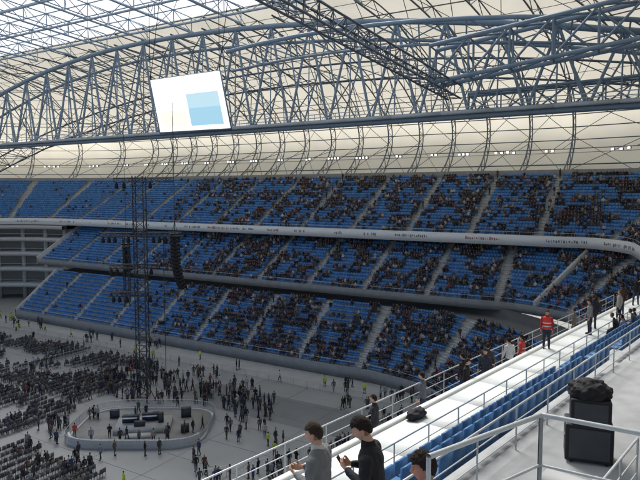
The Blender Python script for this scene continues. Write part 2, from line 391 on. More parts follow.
for n in ns[3::2]:
    polytube(gl,[P(u,n,-2.6) for u in us],.2,5)
    for i in range(len(us)-1): tubes(gl,[P(us[i],n,-2.6 if i%2 else 0)],[P(us[i+1],n,0 if i%2 else -2.6)],.09,4)
for i in range(len(us)-1):
    for j in range(0,k-1,2): tubes(gl,[P(us[i],ns[j])],[P(us[i+1],ns[j+1])],.06,4)
gl.build('inner_roof_lattice',mat('lattice_bluegrey',(.36,.46,.55),.5,var=.1))
# main girder
gg=Geo()
def ztop(u): return 55.3-(.0014 if u<85 else .0026)*(u-85)**2
un=np.arange(-22,170,7.2)
B1=np.array([np.append(uvp(u,79),38.) for u in un]);B2=np.array([np.append(uvp(u,83),38.3) for u in un])
T1=np.array([np.append(uvp(u,79.5),ztop(u)) for u in un]);T2=np.array([np.append(uvp(u,84.5),ztop(u)-1.5) for u in un])
for A,r in ((B1,.34),(B2,.24),(T1,.42),(T2,.26)): polytube(gg,A,r,8)
for i in range(len(un)-1):
    tubes(gg,[B1[i]],[B2[i]],.12);tubes(gg,[T1[i]],[T2[i]],.14)
    m1=(B1[i]+B1[i+1])/2;m2=(B2[i]+B2[i+1])/2
    tubes(gg,[T1[i],T1[i+1]],[m1,m1],.21,6);tubes(gg,[T2[i],T2[i+1]],[m2,m2],.13,6)
    tubes(gg,[T1[i]],[B1[i]],.10,6)
    tubes(gg,[B1[i]],[B2[i+1]],.1);tubes(gg,[T1[i]],[T2[i+1]],.1)
gg.build('main_roof_girder',M_steel,smooth=True)
g=Geo()
for i in range(len(un)-1):
    a=B1[i]+np.array([0,0,.6]);b=B1[i+1]+np.array([0,0,.6]);o=np.append(-NV*1.0,0)
    for dz in (0,.5,1.0): tubes(g,[a+o+[0,0,dz]],[b+o+[0,0,dz]],.06,4)
    for f in np.arange(0,1,.25): tubes(g,[a+(b-a)*f+o],[a+(b-a)*f+o+[0,0,1.]],.04,4)
    c=(a+b)/2+o*.5; box(g,(c[0],c[1],c[2]-.1),(7.2,1.1,.45),math.atan2(UV[1],UV[0]))
g.build('girder_catwalk',M_steell)
g=Geo()
def z2(u): return 50-.0016*(u-62)**2
A=np.array([np.append(uvp(u,91),z2(u)) for u in un]);A2=np.array([np.append(uvp(u,93),z2(u)-2.6) for u in un])
polytube(g,A,.17,6);polytube(g,A2,.17,6)
for i in range(len(un)-1):
    tubes(g,[A[i],A2[i]],[A2[i],A[i+1]],.08,4)
    tubes(g,[B2[i]],[A2[i]],.11,5);tubes(g,[B2[i]],[A2[i+1]],.08,5);tubes(g,[A[i]],[T2[i]],.09,5)
    e2=np.append(uvp(un[i],104),50.5);e3=np.append(uvp(un[i]+7,112),44)
    tubes(g,[A2[i],A2[i]],[e2,e3],.07,4)
g.build('secondary_arch_truss',M_steeld)
def lattice(g,a,b,w,h,n,rc,rw):
    a=np.array(a,float);b=np.array(b,float);d=b-a;sd=np.cross(d,[0,0,1.]);sd/=np.linalg.norm(sd)
    C=[[a+d*t+sd*x*w/2+np.array([0,0,y*h/2]) for t in np.linspace(0,1,n+1)] for x,y in ((-1,-1),(1,-1),(1,1),(-1,1))]
    for c in C: polytube(g,c,rc,5)
    for i in range(n):
        for j in range(4):
            k=(j+1)%4; tubes(g,[C[j][i],C[j][i]],[C[k][i],C[k][i+1]],rw,4)
g=Geo();lattice(g,(-9,40,44.2),(17,77,40.5),1.7,1.6,22,.12,.055);g.build('lighting_bridge_truss',M_steeld)
g=Geo()
lattice(g,(14,76,43.5),(52,58,49),3,4.5,9,.28,.14)
lattice(g,(20,82,39.5),(60,70,42),2.4,3,10,.2,.1)
lattice(g,(12,50,47),(46,66,52),2.5,3.5,9,.22,.1)
pts=[np.append(uvp(u,72+.002*(u-60)**2),50-.0022*(u-40)**2) for u in np.arange(-30,62,6)]
polytube(g,pts,.3,7); 
pts2=[p+np.array([.4,1.5,-2.6]) for p in pts];polytube(g,pts2,.2,6)
for i in range(len(pts)-1): tubes(g,[pts[i],pts2[i]],[pts2[i],pts[i+1]],.11,5)
g.build('corner_roof_girder',M_steel)
# floodlights
gl=Geo();gb=Geo()
for s in rs[4:-6]:
    off_=random.uniform(.5,1.6)
    for k in range(random.choice([2,3,4,3])):
        c=pt3(s+.8*k+off_,(19,35.4+random.uniform(-.08,.08))); nx=np.interp(s,roofp.s,roofp.N[:,0]);ny=np.interp(s,roofp.s,roofp.N[:,1]);yw=math.atan2(nx,-ny)
        box(gb,c,(.58,.4,.46),yw); box(gl,c+np.array([-nx*.22,-ny*.22,-.02]),(.44,.03,.34),yw)
    a=pt3(s,(19,35.7));b=pt3(s+7.4,(19,35.7));tubes(gb,[a],[b],.08,4)
    tubes(gb,[a],[pt3(s,(26.6,37.5))],.07,4)
e=empty('floodlight_row');gb.build('housings',M_steeld,parent=e);gl.build('lamp_faces',emat('lamp_face',(1,.97,.88),3),parent=e)
# ---------------- video screen
P4=[np.array(p) for p in ((-25.0,90,44.4),(-14.8,90,45.8),(-13.05,88.6,37.3),(-23.3,88.6,36.7))]
g=Geo();fr=Geo();cen=sum(P4)/4;nr=np.cross(P4[1]-P4[0],P4[3]-P4[0]);nr/=np.linalg.norm(nr)
if nr[1]>0:nr=-nr
fr.add(np.array([cen+(p-cen)*1.03 for p in P4]+[cen+(p-cen)*1.03-nr*.6 for p in P4]),[[0,3,2,1],[4,5,6,7],[0,1,5,4],[1,2,6,5],[2,3,7,6],[3,0,4,7]])
e=empty('video_screen');fr.build('housing',M_steel,parent=e)
def scr(name,u0,u1,v0,v1,o,m):
    L=lambda u,v:(P4[0]*(1-u)*(1-v)+P4[1]*u*(1-v)+P4[2]*u*v+P4[3]*(1-u)*v)+nr*o
    g=Geo();g.add([L(u0,v0),L(u0,v1),L(u1,v1),L(u1,v0)],[[0,1,2,3]]);g.build(name,m,parent=e)
scr('display',0,1,0,1,.04,emat('screen_white',(1,1,.98),1.25));scr('display_image',.46,.92,.34,.60,.07,emat('screen_blue2',(.60,.86,.98),.9));scr('display_image_2',.46,.92,.60,.92,.06,emat('screen_blue',(.42,.74,.93),.9));scr('display_image_3',.05,.42,.62,.90,.06,emat('screen_cream',(.98,.97,.88),1.0))
g=Geo()
for p in (P4[0],P4[1]): tubes(g,[p,p],[p+[0,0,11],p+[1.5,.5,12]],.05,4)
g.build('hanging_cables',M_black,parent=e)
# ---------------- ground / floor
def sheet(name,pts,z,m):
    V=[(p[0],p[1],z) for p in pts];me=bpy.data.meshes.new(name);me.from_pydata(V,[],[tuple(range(len(V)))]);me.materials.append(m);me.update()
    if me.polygons[0].normal.z<0: me.flip_normals()
    ob=bpy.data.objects.new(name,me);scene.collection.objects.link(ob);return ob
sheet('ground',[(-2500,-2500),(2500,-2500),(2500,2500),(-2500,2500)],-.05,M_ground)
sheet('arena_floor',[uvp(-40,-10),uvp(200,-10),uvp(200,100),uvp(-40,100)],0,M_floor)
sheet('perimeter_track_pavement',[uvp(30,71.5),uvp(160,71.5),uvp(160,77.6),uvp(30,77.6)],.004,M_floorl)
sheet('floor_covering_path',[uvp(28,66),uvp(60,66),uvp(60,58),uvp(28,58)],.004,M_floord)
g=Geo()
for n in np.arange(20,70,5.): box(g,np.append(uvp(80,n),.006),(110,.06,.004),math.atan2(UV[1],UV[0]))
for u in np.arange(30,140,7.5): box(g,np.append(uvp(u,45),.010),(.06,52,.004),math.atan2(UV[1],UV[0]))
g.build('floor_panel_joints',M_floord)
SC=np.array([-21.0,69.6]);g=Geo()
def sup(a,k=1.,A=7.9,Bq=6.2,p=4.2):
    c,s=math.cos(a),math.sin(a);r=1/((abs(c)/A)**p+(abs(s)/Bq)**p)**(1/p);return np.array([SC[0]+r*k*c,SC[1]+r*k*s])
def disc(g,k0,k1,z0,z1,n=96,a0=0,a1=2*math.pi):
    V=[]
    for a in np.linspace(a0,a1,n+1):
        for k,z in ((k0,z0),(k0,z1),(k1,z1),(k1,z0)): V.append(np.append(sup(a,k),z))
    F=[[i*4+j,(i+1)*4+j,(i+1)*4+j+1,i*4+j+1] for i in range(n) for j in range(3)];g.add(V,F)
e=empty('control_platform_enclosure')
disc(g,.97,1.0,.01,.18);disc(g,.955,.985,.01,.95,a0=3.6,a1=5.8);g.build('barrier_panels',M_concl,parent=e)
g=Geo();box(g,(SC[0],SC[1],.3),(6.4,4.2,.58),.15);box(g,(SC[0]+.3,SC[1]-2.9,.15),(3,1.2,.28),.15);g.build('desk_platform',M_conc,parent=e)
g=Geo();disc(g,.005,.96,.01,.06);g.build('deck',mat('deck_grey',(.22,.225,.22),.8,var=.3,scale=.7),parent=e)
g=Geo()
for a in np.linspace(0,2*math.pi,54,endpoint=False):
    p=[sup(a,1.02),sup(a+.105,1.02)]
    for z in (.3,1.15): tubes(g,[np.append(p[0],z)],[np.append(p[1],z)],.03,4)
    for f in np.linspace(0,1,6): q=p[0]*(1-f)+p[1]*f;tubes(g,[np.append(q,.02)],[np.append(q,1.15)],.018,3)
g.build('crowd_barrier',M_galv,parent=e)
g=Geo()
for (dx,dy,sx,sy,sz,z) in [(-1.6,.2,1.9,.7,.75,.6),(.6,.9,2.0,.7,.8,.6),(2.0,.2,.6,.6,1.1,.6),(-.2,-1.0,1.2,.6,.5,.6),(-4.5,3,1.0,.7,.9,.06),(4.3,3.3,1.2,.7,1.1,.06),(5.2,-1.4,.9,.7,.8,.06)]:
    box(g,(SC[0]+dx,SC[1]+dy,z+sz/2+.003),(sx,sy,sz),.15+dx*.03); box(g,(SC[0]+dx,SC[1]+dy,z+sz+.02),(sx*1.03,sy*1.03,.06),.15+dx*.03)
g.build('equipment_cases',M_mast,parent=e)
g=Geo()
for dx,dy in ((-1.6,-.3),(.6,.4)): box(g,(SC[0]+dx,SC[1]+dy,1.25),(1.7,.5,.06),.15);box(g,(SC[0]+dx,SC[1]+dy+.3,1.62),(.6,.05,.35),.15)
g.build('mixing_consoles',M_steell,parent=e)
# lighting mast
g=Geo();TB=np.array([-24.2,80.5]);e=empty('lighting_mast')
def vlattice(g,x,y,z0,z1,w,rc,rw,st=1.2):
    zs=np.arange(z0,z1,st);C=[[np.array([x+a*w/2,y+b*w/2,z]) for z in zs] for a,b in ((-1,-1),(1,-1),(1,1),(-1,1))]
    for c in C: polytube(g,c,rc,5)
    for i in range(len(zs)-1):
        for j in range(4):
            k=(j+1)%4;tubes(g,[C[j][i]],[C[k][i+1]],rw,4);tubes(g,[C[j][i]],[C[k][i]],rw,4)
vlattice(g,TB[0],TB[1],.1,31,1.4,.08,.045);vlattice(g,TB[0]-2.9,TB[1]+3,12,23,.7,.06,.035)
for z,x0,x1 in ((29.6,-3.3,4.6),(22.3,-5.4,5.6),(18,-4.2,2.2),(14.2,-4,1.5)):
    lattice(g,(TB[0]+x0,TB[1],z),(TB[0]+x1,TB[1],z+.05),.5,.5,8,.06,.035)
for dx,dy in ((-2,-1.5),(2,-1.5),(0,2.4)): tubes(g,[(TB[0],TB[1],3)],[(TB[0]+dx,TB[1]+dy,.05)],.07,4)
tubes(g,[(TB[0]+3.1,TB[1],0.05),(TB[0]+4.6,TB[1]+.3,22)],[(TB[0]+3.1,TB[1],22.3),(TB[0]+4.6,TB[1]+.3,38)],.05,4)
g.build('lattice',M_mast,parent=e)
g=Geo()
for z,xs in ((21.6,(-5,-4.2,-3.4,-1.6,1.8,2.6,3.4)),(17.3,(-4,-3.2,-2.2,1.4)),(13.5,(-3.8,-3,-2,1.2)),(28.9,(-3,-2,1.5))):
    for x in xs:
        V,F,_=ringstack([(0,0,-.45,.12,.12),(0,0,-.4,.26,.26),(0,0,.1,.24,.24),(0,0,.3,.12,.12),(0,0,.5,.05,.05)],8,0);g.add(V+np.array([TB[0]+x,TB[1],z]),F)
g.build('spotlights',M_black,parent=e)
def linearray(name,x,y,ztop,n,w=1.35,h=.5):
    e=empty(name);g=Geo();gf=Geo();z=ztop;yy=y;xx=x
    for i in range(n):
        ang=(i/n)**2*.55
        V=boxV((0,0,0),(w,.8,h*.94));V[V[:,1]>0,2]*=.8
        c,s=math.cos(ang),math.sin(ang);R=V.copy();R[:,1]=V[:,1]*c-V[:,2]*s;R[:,2]=V[:,1]*s+V[:,2]*c
        R=rotz(R,-.9);g.add(R+np.array([xx,yy,z]),BF)
        for k in np.linspace(-.4,.4,5):
            G=boxV((k*w,-.415,0),(.03,.03,h*.8));R=G.copy();R[:,1]=G[:,1]*c-G[:,2]*s;R[:,2]=G[:,1]*s+G[:,2]*c;gf.add(rotz(R,-.9)+np.array([xx,yy,z]),BF)
        z-=h*math.cos(ang);yy+=h*math.sin(ang)*.62;xx+=h*math.sin(ang)*.78
    box(g,(x,y,ztop+.45),(w*.9,1.4,.2),-.9);tubes(g,[(x-.4,y,ztop+.5),(x+.4,y,ztop+.5)],[(x,y,ztop+2.2),(x,y,ztop+2.2)],.03,4);tubes(g,[(x,y,ztop+2.2)],[(x,y,40)],.03,4)
    g.build('cabinets',M_black,parent=e);gf.build('grille_ribs',mat('grille',(.035,.035,.04),.5),parent=e)
linearray('line_array_loudspeaker',-19.9,82,21.8,15);linearray('line_array_loudspeaker',-27.4,84.5,20.2,9,1.,.4)
# ---------------- floor crowd & chairs
fc=Geo();ch=Geo()
chairT=np.vstack([boxV((0,.02,.43),(.42,.42,.04)),boxV((0,-.2,.68),(.42,.03,.42))]+[boxV((a,b,.205),(.03,.03,.41)) for a in (-.18,.18) for b in (-.17,.19)]);chairF=np.vstack([BF+8*i for i in range(6)])
yawS=math.atan2(-UV[0],UV[1])
blocks=[(66,86,36,48,.5),(68,87,50,59,.5),(89,107,40,53,.45),(89,107,55,68,.45),(109,126,44,66,.4),(72,85,60,68,.5),(48,62,32,38,.35)]
vn=VN()
for (u0,u1,n0,n1,dn) in blocks:
    U,N_=np.meshgrid(np.arange(u0,u1,1.5),np.arange(n0,n1,.54));U=U.ravel();N_=N_.ravel()
    P2=U[:,None]*UV+N_[:,None]*NV;d=np.linalg.norm(P2-SC,axis=1);k=(d>11)
    P2=P2[k];U=U[k];N_=N_[k];k=vn(U/4+7,N_/4)>.32;P2=P2[k];U=U[k];N_=N_[k]
    pos=np.column_stack([P2+rng.normal(0,.05,P2.shape),np.full(len(P2),.015)]);yw=np.full(len(P2),yawS)+rng.normal(0,.08,len(P2))
    inst(ch,chairT,chairF,pos,yw,None,np.tile([[.11,.115,.125]],(len(P2),1))*rng.uniform(.7,1.5,(len(P2),1)))
    oc=rng.random(len(P2))<dn*(.2+1.3*(vn(U/2,N_/3)>.5)); people(fc,SEATED,pos[oc],yw[oc]+rng.normal(0,.2,oc.sum()))
ch.build('folding_chairs',M_v)
fc.build('seated_floor_audience',M_cloth,smooth=True)
st=Geo()
def scatter(n,f,pal=None,yaw=None,tp=STAND):
    P2=np.array([f() for _ in range(n)]);pos=np.column_stack([P2,np.full(n,.01)]);people(st,tp,pos,rng.uniform(0,6.28,n) if yaw is None else yaw+rng.normal(0,.4,n),pal)
R=rng.uniform;RN=rng.normal
def groups(n,f,k=3):
    for _ in range(n):
        c=f()
        for _ in range(rng.integers(1,k+2)): people(st,STAND,[np.append(c+RN(0,.65,2),.01)],[R(0,6.28)])
groups(56,lambda:uvp(R(44,74),62+R(-3.5,3.5)+RN()*.8))
groups(22,lambda:SC+np.array([RN()*9,abs(RN())*6+8.5]))
groups(14,lambda:(lambda a,r:sup(a,r))(R(0,6.28),R(1.12,1.5)))
groups(24,lambda:uvp(R(28,62),R(36,58)),2)
groups(34,lambda:uvp(R(60,110),R(30,69)))
groups(18,lambda:uvp(R(36,140),R(72,77)),2)
groups(18,lambda:uvp(R(20,44),R(60,75)))
groups(8,lambda:uvp(R(48,66),R(24,40)))
YV=np.array([.48,.62,.06]);RV=np.array([.45,.06,.05])
def yel(n,c): return palette(n,np.tile(c,(n,1)))
scatter(15,lambda:uvp(R(100,138),R(70,76.5)),yel(15,YV));scatter(8,lambda:uvp(R(34,100),R(70,77)),yel(8,YV));scatter(3,lambda:uvp(R(30,60),R(36,60)),yel(3,YV));scatter(5,lambda:uvp(R(45,100),R(28,60)),yel(5,RV))
scatter(5,lambda:SC+np.array([R(-5,5),R(-4.6,-3)]))
bl=[np.array([x,y]) for x,y in ((-12,56),(-6,58.5),(0,62.5),(6,68),(10,74))]
for i in range(4):
    for f in np.arange(0,1,.13):
        q=bl[i]*(1-f)+bl[i+1]*f+rng.normal(0,.5,2)+np.array([.6,-1]);people(st,STAND,[np.append(q,.01)],[R(-.8,1.8)])
st.build('standing_floor_crowd',M_cloth,smooth=True)
g=Geo()
def barrier(pts):
    for a,b in zip(pts[:-1],pts[1:]):
        L=np.linalg.norm(b-a);n=int(L/2.2)
        for i in range(n):
            p=a+(b-a)*i/n;q=a+(b-a)*(i+.93)/n
            for z in (.25,1.1): tubes(g,[np.append(p,z)],[np.append(q,z)],.025,4)
            for f in np.linspace(0,1,9): r=p+(q-p)*f;tubes(g,[np.append(r,0 if f in (0,1) else .25)],[np.append(r,1.1)],.012 if 0<f<1 else .025,3)
barrier(bl);barrier([uvp(34,70.8),uvp(128,70.8)]);barrier([uvp(88,36),uvp(88,69)])
g.build('crowd_control_barriers',M_galv)
# ---------------- near side stand
e=empty('near_side_stand')
g=Geo()
def slab(g,t0,t1,w0,w1,z0,z1,col=None):
    c=sp((t0+t1)/2,(w0+w1)/2);box(g,(c[0],c[1],(z0+z1)/2),(t1-t0,w1-w0,z1-z0),math.atan2(D2[1],D2[0]),col)
for k in range(24): slab(g,-24+k*2.4,-24+(k+1)*2.4-.015,.104,2.25,20.72,21.0)
slab(g,-24,33.5,-.12,.1,19.6,21.06);g.build('white_ledge',mat('ledge_offwhite',(.62,.66,.65),.6,var=.14,scale=.9,detail=10),parent=e)
g=Geo();slab(g,-24,33.,-1.5,-.124,19.75,19.95)
for r in range(3): slab(g,-24,36,2.254+r*.85,2.25+(r+1)*.85+.001,19.5,21.15+r*.5)
slab(g,-4.4,40,4.81,9.2,19.5,22.5)
slab(g,-4.4,40,9.204,9.5,19.5,25.6)
for r in range(9): slab(g,-24,-4.45,4.81+r*.85,4.81+(r+1)*.85-.002,19.5,22.9+r*.56)
for r in range(6): slab(g,-4.4,40,9.52+r*.85,9.52+(r+1)*.85-.002,19.5,25.7+r*.5)
for k in range(8): slab(g,-4.38+k*.3,-4.38+(k+1)*.3-.003,7.6,9.15,22.504,24.9-k*.3)
g.build('concrete_terraces',mat('concrete_near',(.36,.375,.38),.85,var=.35,scale=1.6,detail=10,bump=.25),parent=e)
gs=Geo();near=Geo();yw=math.atan2(Q2[0],-Q2[1])
for r in range(3):
    t=np.arange(-20,36,.52);k=((t+50)%12>1.2);t=t[k];pos=np.array([sp(a,2.25+(r+.42)*.85,21.15+r*.5) for a in t])
    inst(gs,seatT,seatF,pos,np.full(len(t),yw),None,SEATC[None]*.55*R(.75,1.2,(len(t),1)))
    oc=(rng.random(len(t))<.4)&(t>17);people(near,SEATED,pos[oc],np.full(oc.sum(),yw))
for r in range(5):
    if r in (2,): continue
    t=np.arange(-20,-7.5,.52);pos=np.array([sp(a,4.81+(r+.35)*.85,22.9+r*.56) for a in t])
    inst(gs,seatT,seatF,pos,np.full(len(t),yw),None,np.tile(SEATC[None],(len(t),1)))
gs.build('seats',M_seat,parent=e)
for (t,w,z) in [(24,1.2,21),(26,.8,21),(28,1.5,21),(30,.6,21),(31,1.6,21),(27,-.7,19.95),(23,-.8,19.95),(32,1,21)]:
    people(near,STAND,[sp(t,w,z)],[R(0,6)])
for _ in range(40):
    a=R(upper.s[iu]+2,upper.s[iu]+42);r=int(R(0,14));people(near,STAND,[upper.at(a,(r+.8)*.85,20.92+r*.5)],[R(0,6)])
for _ in range(16):
    u=R(8,17);f=R(0,1);people(near,STAND,[np.append(uvp(u-3,88+f*8),11.7+f*5)],[R(0,6)])
near.build('corner_stand_crowd',M_cloth,smooth=True)
crowd.build('stand_audience_crowd',M_cloth,smooth=True)
def railing(name,pts,z,h,post=1.5,n=3,r=.028,m=M_galv):
    g=Geo()
    for a,b in zip(pts[:-1],pts[1:]):
        a=np.array(a,float);b=np.array(b,float);L=np.linalg.norm(b-a);k=max(1,int(round(L/post)))
        for i in range(n): zz=np.array([0,0,h*(1-i/n)]);tubes(g,[np.append(a,z)+zz],[np.append(b,z)+zz],r if i==0 else r*.6,8)
        for i in range(k+1): p=a+(b-a)*i/k;tubes(g,[np.append(p,z)],[np.append(p,z+h)],r*.85,6)
    return g.build(name,m,smooth=True)
railing('ledge_railing',[sp(-15,2.15),sp(33,2.15)],21.0,1.0,1.6,3,.025)
railing('gangway_railing',[sp(-24,-1.45),sp(33,-1.45)],19.95,1.05,1.8,3,.025)
railing('stairwell_railing',[sp(-6.35,7.4),sp(-4.76,7.76),sp(-4.42,9.9)],24.7,1.05,1.5,2,.026)
railing('stairwell_railing',[sp(-2.2,7.35),sp(1.2,7.35)],22.5,1.0,1.2,3,.024)
railing('landing_railing',[sp(-4.,4.95),sp(36,4.95)],22.5,.95,1.8,3,.022)
e=empty('covered_loudspeaker_stack',sp(2.0,6.25,22.5),-.35);e.scale=(.95,.95,.95)
def bevbox(name,c,s,m,par,bev=.03,seg=2):
    me=bpy.data.meshes.new(name);me.from_pydata([tuple(v) for v in boxV(c,s)],[],[tuple(f) for f in BF]);me.materials.append(m);o=bpy.data.objects.new(name,me);scene.collection.objects.link(o);o.parent=par
    b=o.modifiers.new('b','BEVEL');b.width=bev;b.segments=seg;return o
bevbox('cabinet_bottom',(0,0,.45),(.95,.7,.8),M_black,e);bevbox('cabinet_top',(.02,0,1.13),(.80,.60,.52),M_black,e)
bevbox('grille',(0,-.36,.45),(.8,.03,.65),M_mast,e,.01);bevbox('grille_top',(.02,-.31,1.13),(.66,.03,.40),M_mast,e,.01)
for x in (-.3,.3): bevbox('handle',(x*1.6,-.02,.5),(.03,.2,.05),M_steeld,e,.01)
for x in (-.35,.35):
    for y in (-.25,.25): bevbox('caster',(x,y,.03),(.06,.1,.06),M_black,e,.02)
bpy.ops.mesh.primitive_ico_sphere_add(subdivisions=5,radius=1);o=bpy.context.object;o.name='bag_cover';o.parent=e
for v in o.data.vertices:
    n=noise.noise(v.co*2.3)*.22+noise.noise(v.co*5)*.10+abs(noise.noise(v.co*11))*.05;v.co*=(1+n);v.co.x*=.42;v.co.y*=.34;v.co.z=v.co.z*.27+1.50
    v.co.z=max(v.co.z,1.385)
o.data.materials.append(M_bag);o.data.shade_smooth()
# ---------------- detailed people
M_skin=vmat('skin',.55,.1,120)
def pm(name,c,b=.5,sc=14): return mat(name,c,.85,var=.25,scale=sc,bump=b)
def loft(rings,cap=True):
    n=14;t=np.arange(n)*2*math.pi/n;V=[];F=[]
    for c,a,b in rings: V+= [tuple(np.array(c)+np.cos(x)*np.array(a)+np.sin(x)*np.array(b)) for x in t]
    for j in range(len(rings)-1):
        for i in range(n): F.append((j*n+i,j*n+(i+1)%n,(j+1)*n+(i+1)%n,(j+1)*n+i))
    F.append(tuple(range(n))[::-1]);F.append(tuple(range((len(rings)-1)*n,len(rings)*n)));return V,F
def tubeloft(pts,rs):
    pts=[np.array(p,float) for p in pts];out=[]
    d0=pts[0]-pts[1];d0/=np.linalg.norm(d0);d1=pts[-1]-pts[-2];d1/=np.linalg.norm(d1)
    P=[pts[0]+d0*rs[0]*.6]+pts+[pts[-1]+d1*rs[-1]*.6];Rr=[rs[0]*.6]+list(rs)+[rs[-1]*.6]
    for i,p in enumerate(P):
        d=P[min(i+1,len(P)-1)]-P[max(i-1,0)];d/=np.linalg.norm(d);a=np.cross(d,[0.13,.31,1.]) if abs(d[2])<.9 else np.cross(d,[1.,0,0]);a/=np.linalg.norm(a);b=np.cross(d,a)
        out.append((p,a*Rr[i],b*Rr[i]))
    return loft(out)
def remeshed(name,parts,m,par,vox=.014,smooth_it=4,wr=0):
    V=[];F=[]
    for v,f in parts: n=len(V);V+=list(v);F+=[tuple(i+n for i in q) for q in f]
    me=bpy.data.meshes.new(name);me.from_pydata(V,[],F);me.materials.append(m)
    o=bpy.data.objects.new(name,me);scene.collection.objects.link(o);o.parent=par
    r=o.modifiers.new('r','REMESH');r.mode='VOXEL';r.voxel_size=vox;r.use_smooth_shade=True
    s=o.modifiers.new('s','SMOOTH');s.iterations=smooth_it;s.factor=.5
    if wr:
        tx=bpy.data.textures.new(name+'_folds','CLOUDS');tx.noise_scale=.09;tx.noise_depth=2
        d=o.modifiers.new('d','DISPLACE');d.texture=tx;d.strength=wr;d.mid_level=.5;d.texture_coords='LOCAL'
    return o
def head_mesh(par,c,yaw,pitch,skin,hair,hairlen,M_hair):
    h=bpy.data.objects.new('head',None);h.empty_display_size=.05;scene.collection.objects.link(h);h.parent=par;h.location=c;h.rotation_euler=(-pitch,0,yaw)
    nu,nv=48,40
    def surf(th,ph,grow=0):
        x=math.sin(ph)*math.sin(th);y=math.sin(ph)*math.cos(th);z=math.cos(ph)
        X=.076*x;Y=.097*y;Z=.120*z
        if z<0: X*=1-.38*(-z)**1.4;Y*=1-.18*(-z)**2*(1 if y<0 else .1)
        if y<0 and z<0: Y*=1-.25*(-z)
        f=max(y,0)
        G=lambda a,b,sx,sz:math.exp(-((x-a)/sx)**2-((z-b)/sz)**2)*(f>0)
        Y+=.026*G(0,-.17,.13,.14)+.012*G(0,.02,.10,.15)-.010*(G(.34,.06,.17,.11)+G(-.34,.06,.17,.11))+.006*G(0,.22,.5,.08)+.007*G(0,-.47,.25,.07)+.010*G(0,-.82,.3,.14)-.004*G(0,-.6,.3,.05)
        if grow: 
            k=1+grow/.09*(1+.5*noise.noise(Vector((x*4,y*4,z*4)))+.45*noise.noise(Vector((x*14,y*14,z*9))))*(.5+.5*max(z,0));X*=k;Y*=k;Z*=k
        return (X,Y,Z),(x,y,z)
    V=[];C=[];F=[]
    for j in range(nv+1):
        ph=math.pi*(.002+.996*j/nv)
        for i in range(nu):
            p,(x,y,z)=surf(2*math.pi*i/nu,ph);V.append(p);col=np.array(skin)
            if y>0:
                G=lambda a,b,sx,sz:math.exp(-((x-a)/sx)**2-((z-b)/sz)**2)
                ey=min(1,1.5*(G(.33,.06,.09,.045)+G(-.33,.06,.09,.045)));br=min(1,1.3*(G(.34,.21,.17,.035)+G(-.34,.21,.17,.035)));lp=min(1,G(0,-.47,.2,.05)*1.2)
                col=col*(1-ey)+np.array([.03,.02,.015])*ey;col=col*(1-br)+np.array(hair)*br;col=col*(1-lp)+np.array([.4,.13,.1])*lp
                ck=.35*(G(.5,-.25,.2,.2)+G(-.5,-.25,.2,.2));col=col*(1-ck)+np.array([.55,.2,.14])*ck
            elif z>-.55 and z<.2 and y<-.1: col=col*.4+np.array(hair)*.6
            C.append(col)
    for j in range(nv):
        for i in range(nu): F.append([j*nu+i,(j+1)*nu+i,(j+1)*nu+(i+1)%nu,j*nu+(i+1)%nu])
    g=Geo();g.add(V,F,np.array(C))
    for s in (-1,1):
        vv,ff,_=ringstack([(s*.079,-.008,z-.005,.012,ry) for z,ry in ((-.034,.005),(-.025,.012),(-.008,.016),(.012,.02),(.026,.018),(.034,.006))],8,0);g.add(vv,ff,np.array(skin)*np.array([1.05,.85,.8]))
    g.build('face',M_skin,smooth=True,parent=h)
    V=[];keep=[]
    for j in range(nv+1):
        ph=math.pi*(.002+.996*j/nv)
        for i in range(nu):
            p,(x,y,z)=surf(2*math.pi*i/nu,ph,hairlen);V.append(p)
            if y>.35: line=.48+.07*noise.noise(Vector((x*6,0,z*4)))
            elif y>.05: line=.48-(.35-y)*1.2
            elif y>-.25: line=.12
            else: line=.12-(-.25-y)*1.1
            keep.append(z>max(line,-.5))
    F=[]
    for j in range(nv):
        for i in range(nu):
            q=[j*nu+i,(j+1)*nu+i,(j+1)*nu+(i+1)%nu,j*nu+(i+1)%nu]
            if sum(keep[a] for a in q)>=3:F.append(q)
    me=bpy.data.meshes.new('hair');me.from_pydata(V,[],F);me.materials.append(M_hair);o=bpy.data.objects.new('hair',me);scene.collection.objects.link(o);o.parent=h;me.shade_smooth()
    so=o.modifiers.new('s','SOLIDIFY');so.thickness=hairlen*1.1;so.offset=-1
    return h
def hand(par,w,d,pn,side_,skin,curl=.5,m=None):
    w=np.array(w,float);d=np.array(d,float);d/=np.linalg.norm(d);pn=np.array(pn,float);pn-=d*pn.dot(d);pn/=np.linalg.norm(pn);sd=np.cross(d,pn)*side_
    parts=[loft([(w+d*x,sd*a,pn*b) for x,a,b in ((-.03,.024,.02),(.0,.027,.019),(.04,.038,.017),(.085,.04,.015),(.095,.034,.011))])]
    for k,(o,L) in enumerate(((.029,.072),(.010,.080),(-.010,.074),(-.028,.058))):
        p=w+d*.088+sd*o;a=0;pts=[p];
        for q,fr in enumerate((.42,.32,.26)):
            a+=curl*(.5+.25*q);p=p+(d*math.cos(a)+pn*math.sin(a))*L*fr;pts.append(p)
        parts.append(tubeloft(pts,[.0095,.009,.008,.007]))
    th=w+d*.03+sd*.03;parts.append(tubeloft([th,th+(sd*.7+d*.7)*.035,th+(sd*.55+d*.8+pn*.35)*.062,th+(sd*.4+d*.8+pn*.6)*.082],[.014,.012,.0105,.009]))
    return remeshed('hand',parts,m,par,.0045,3)
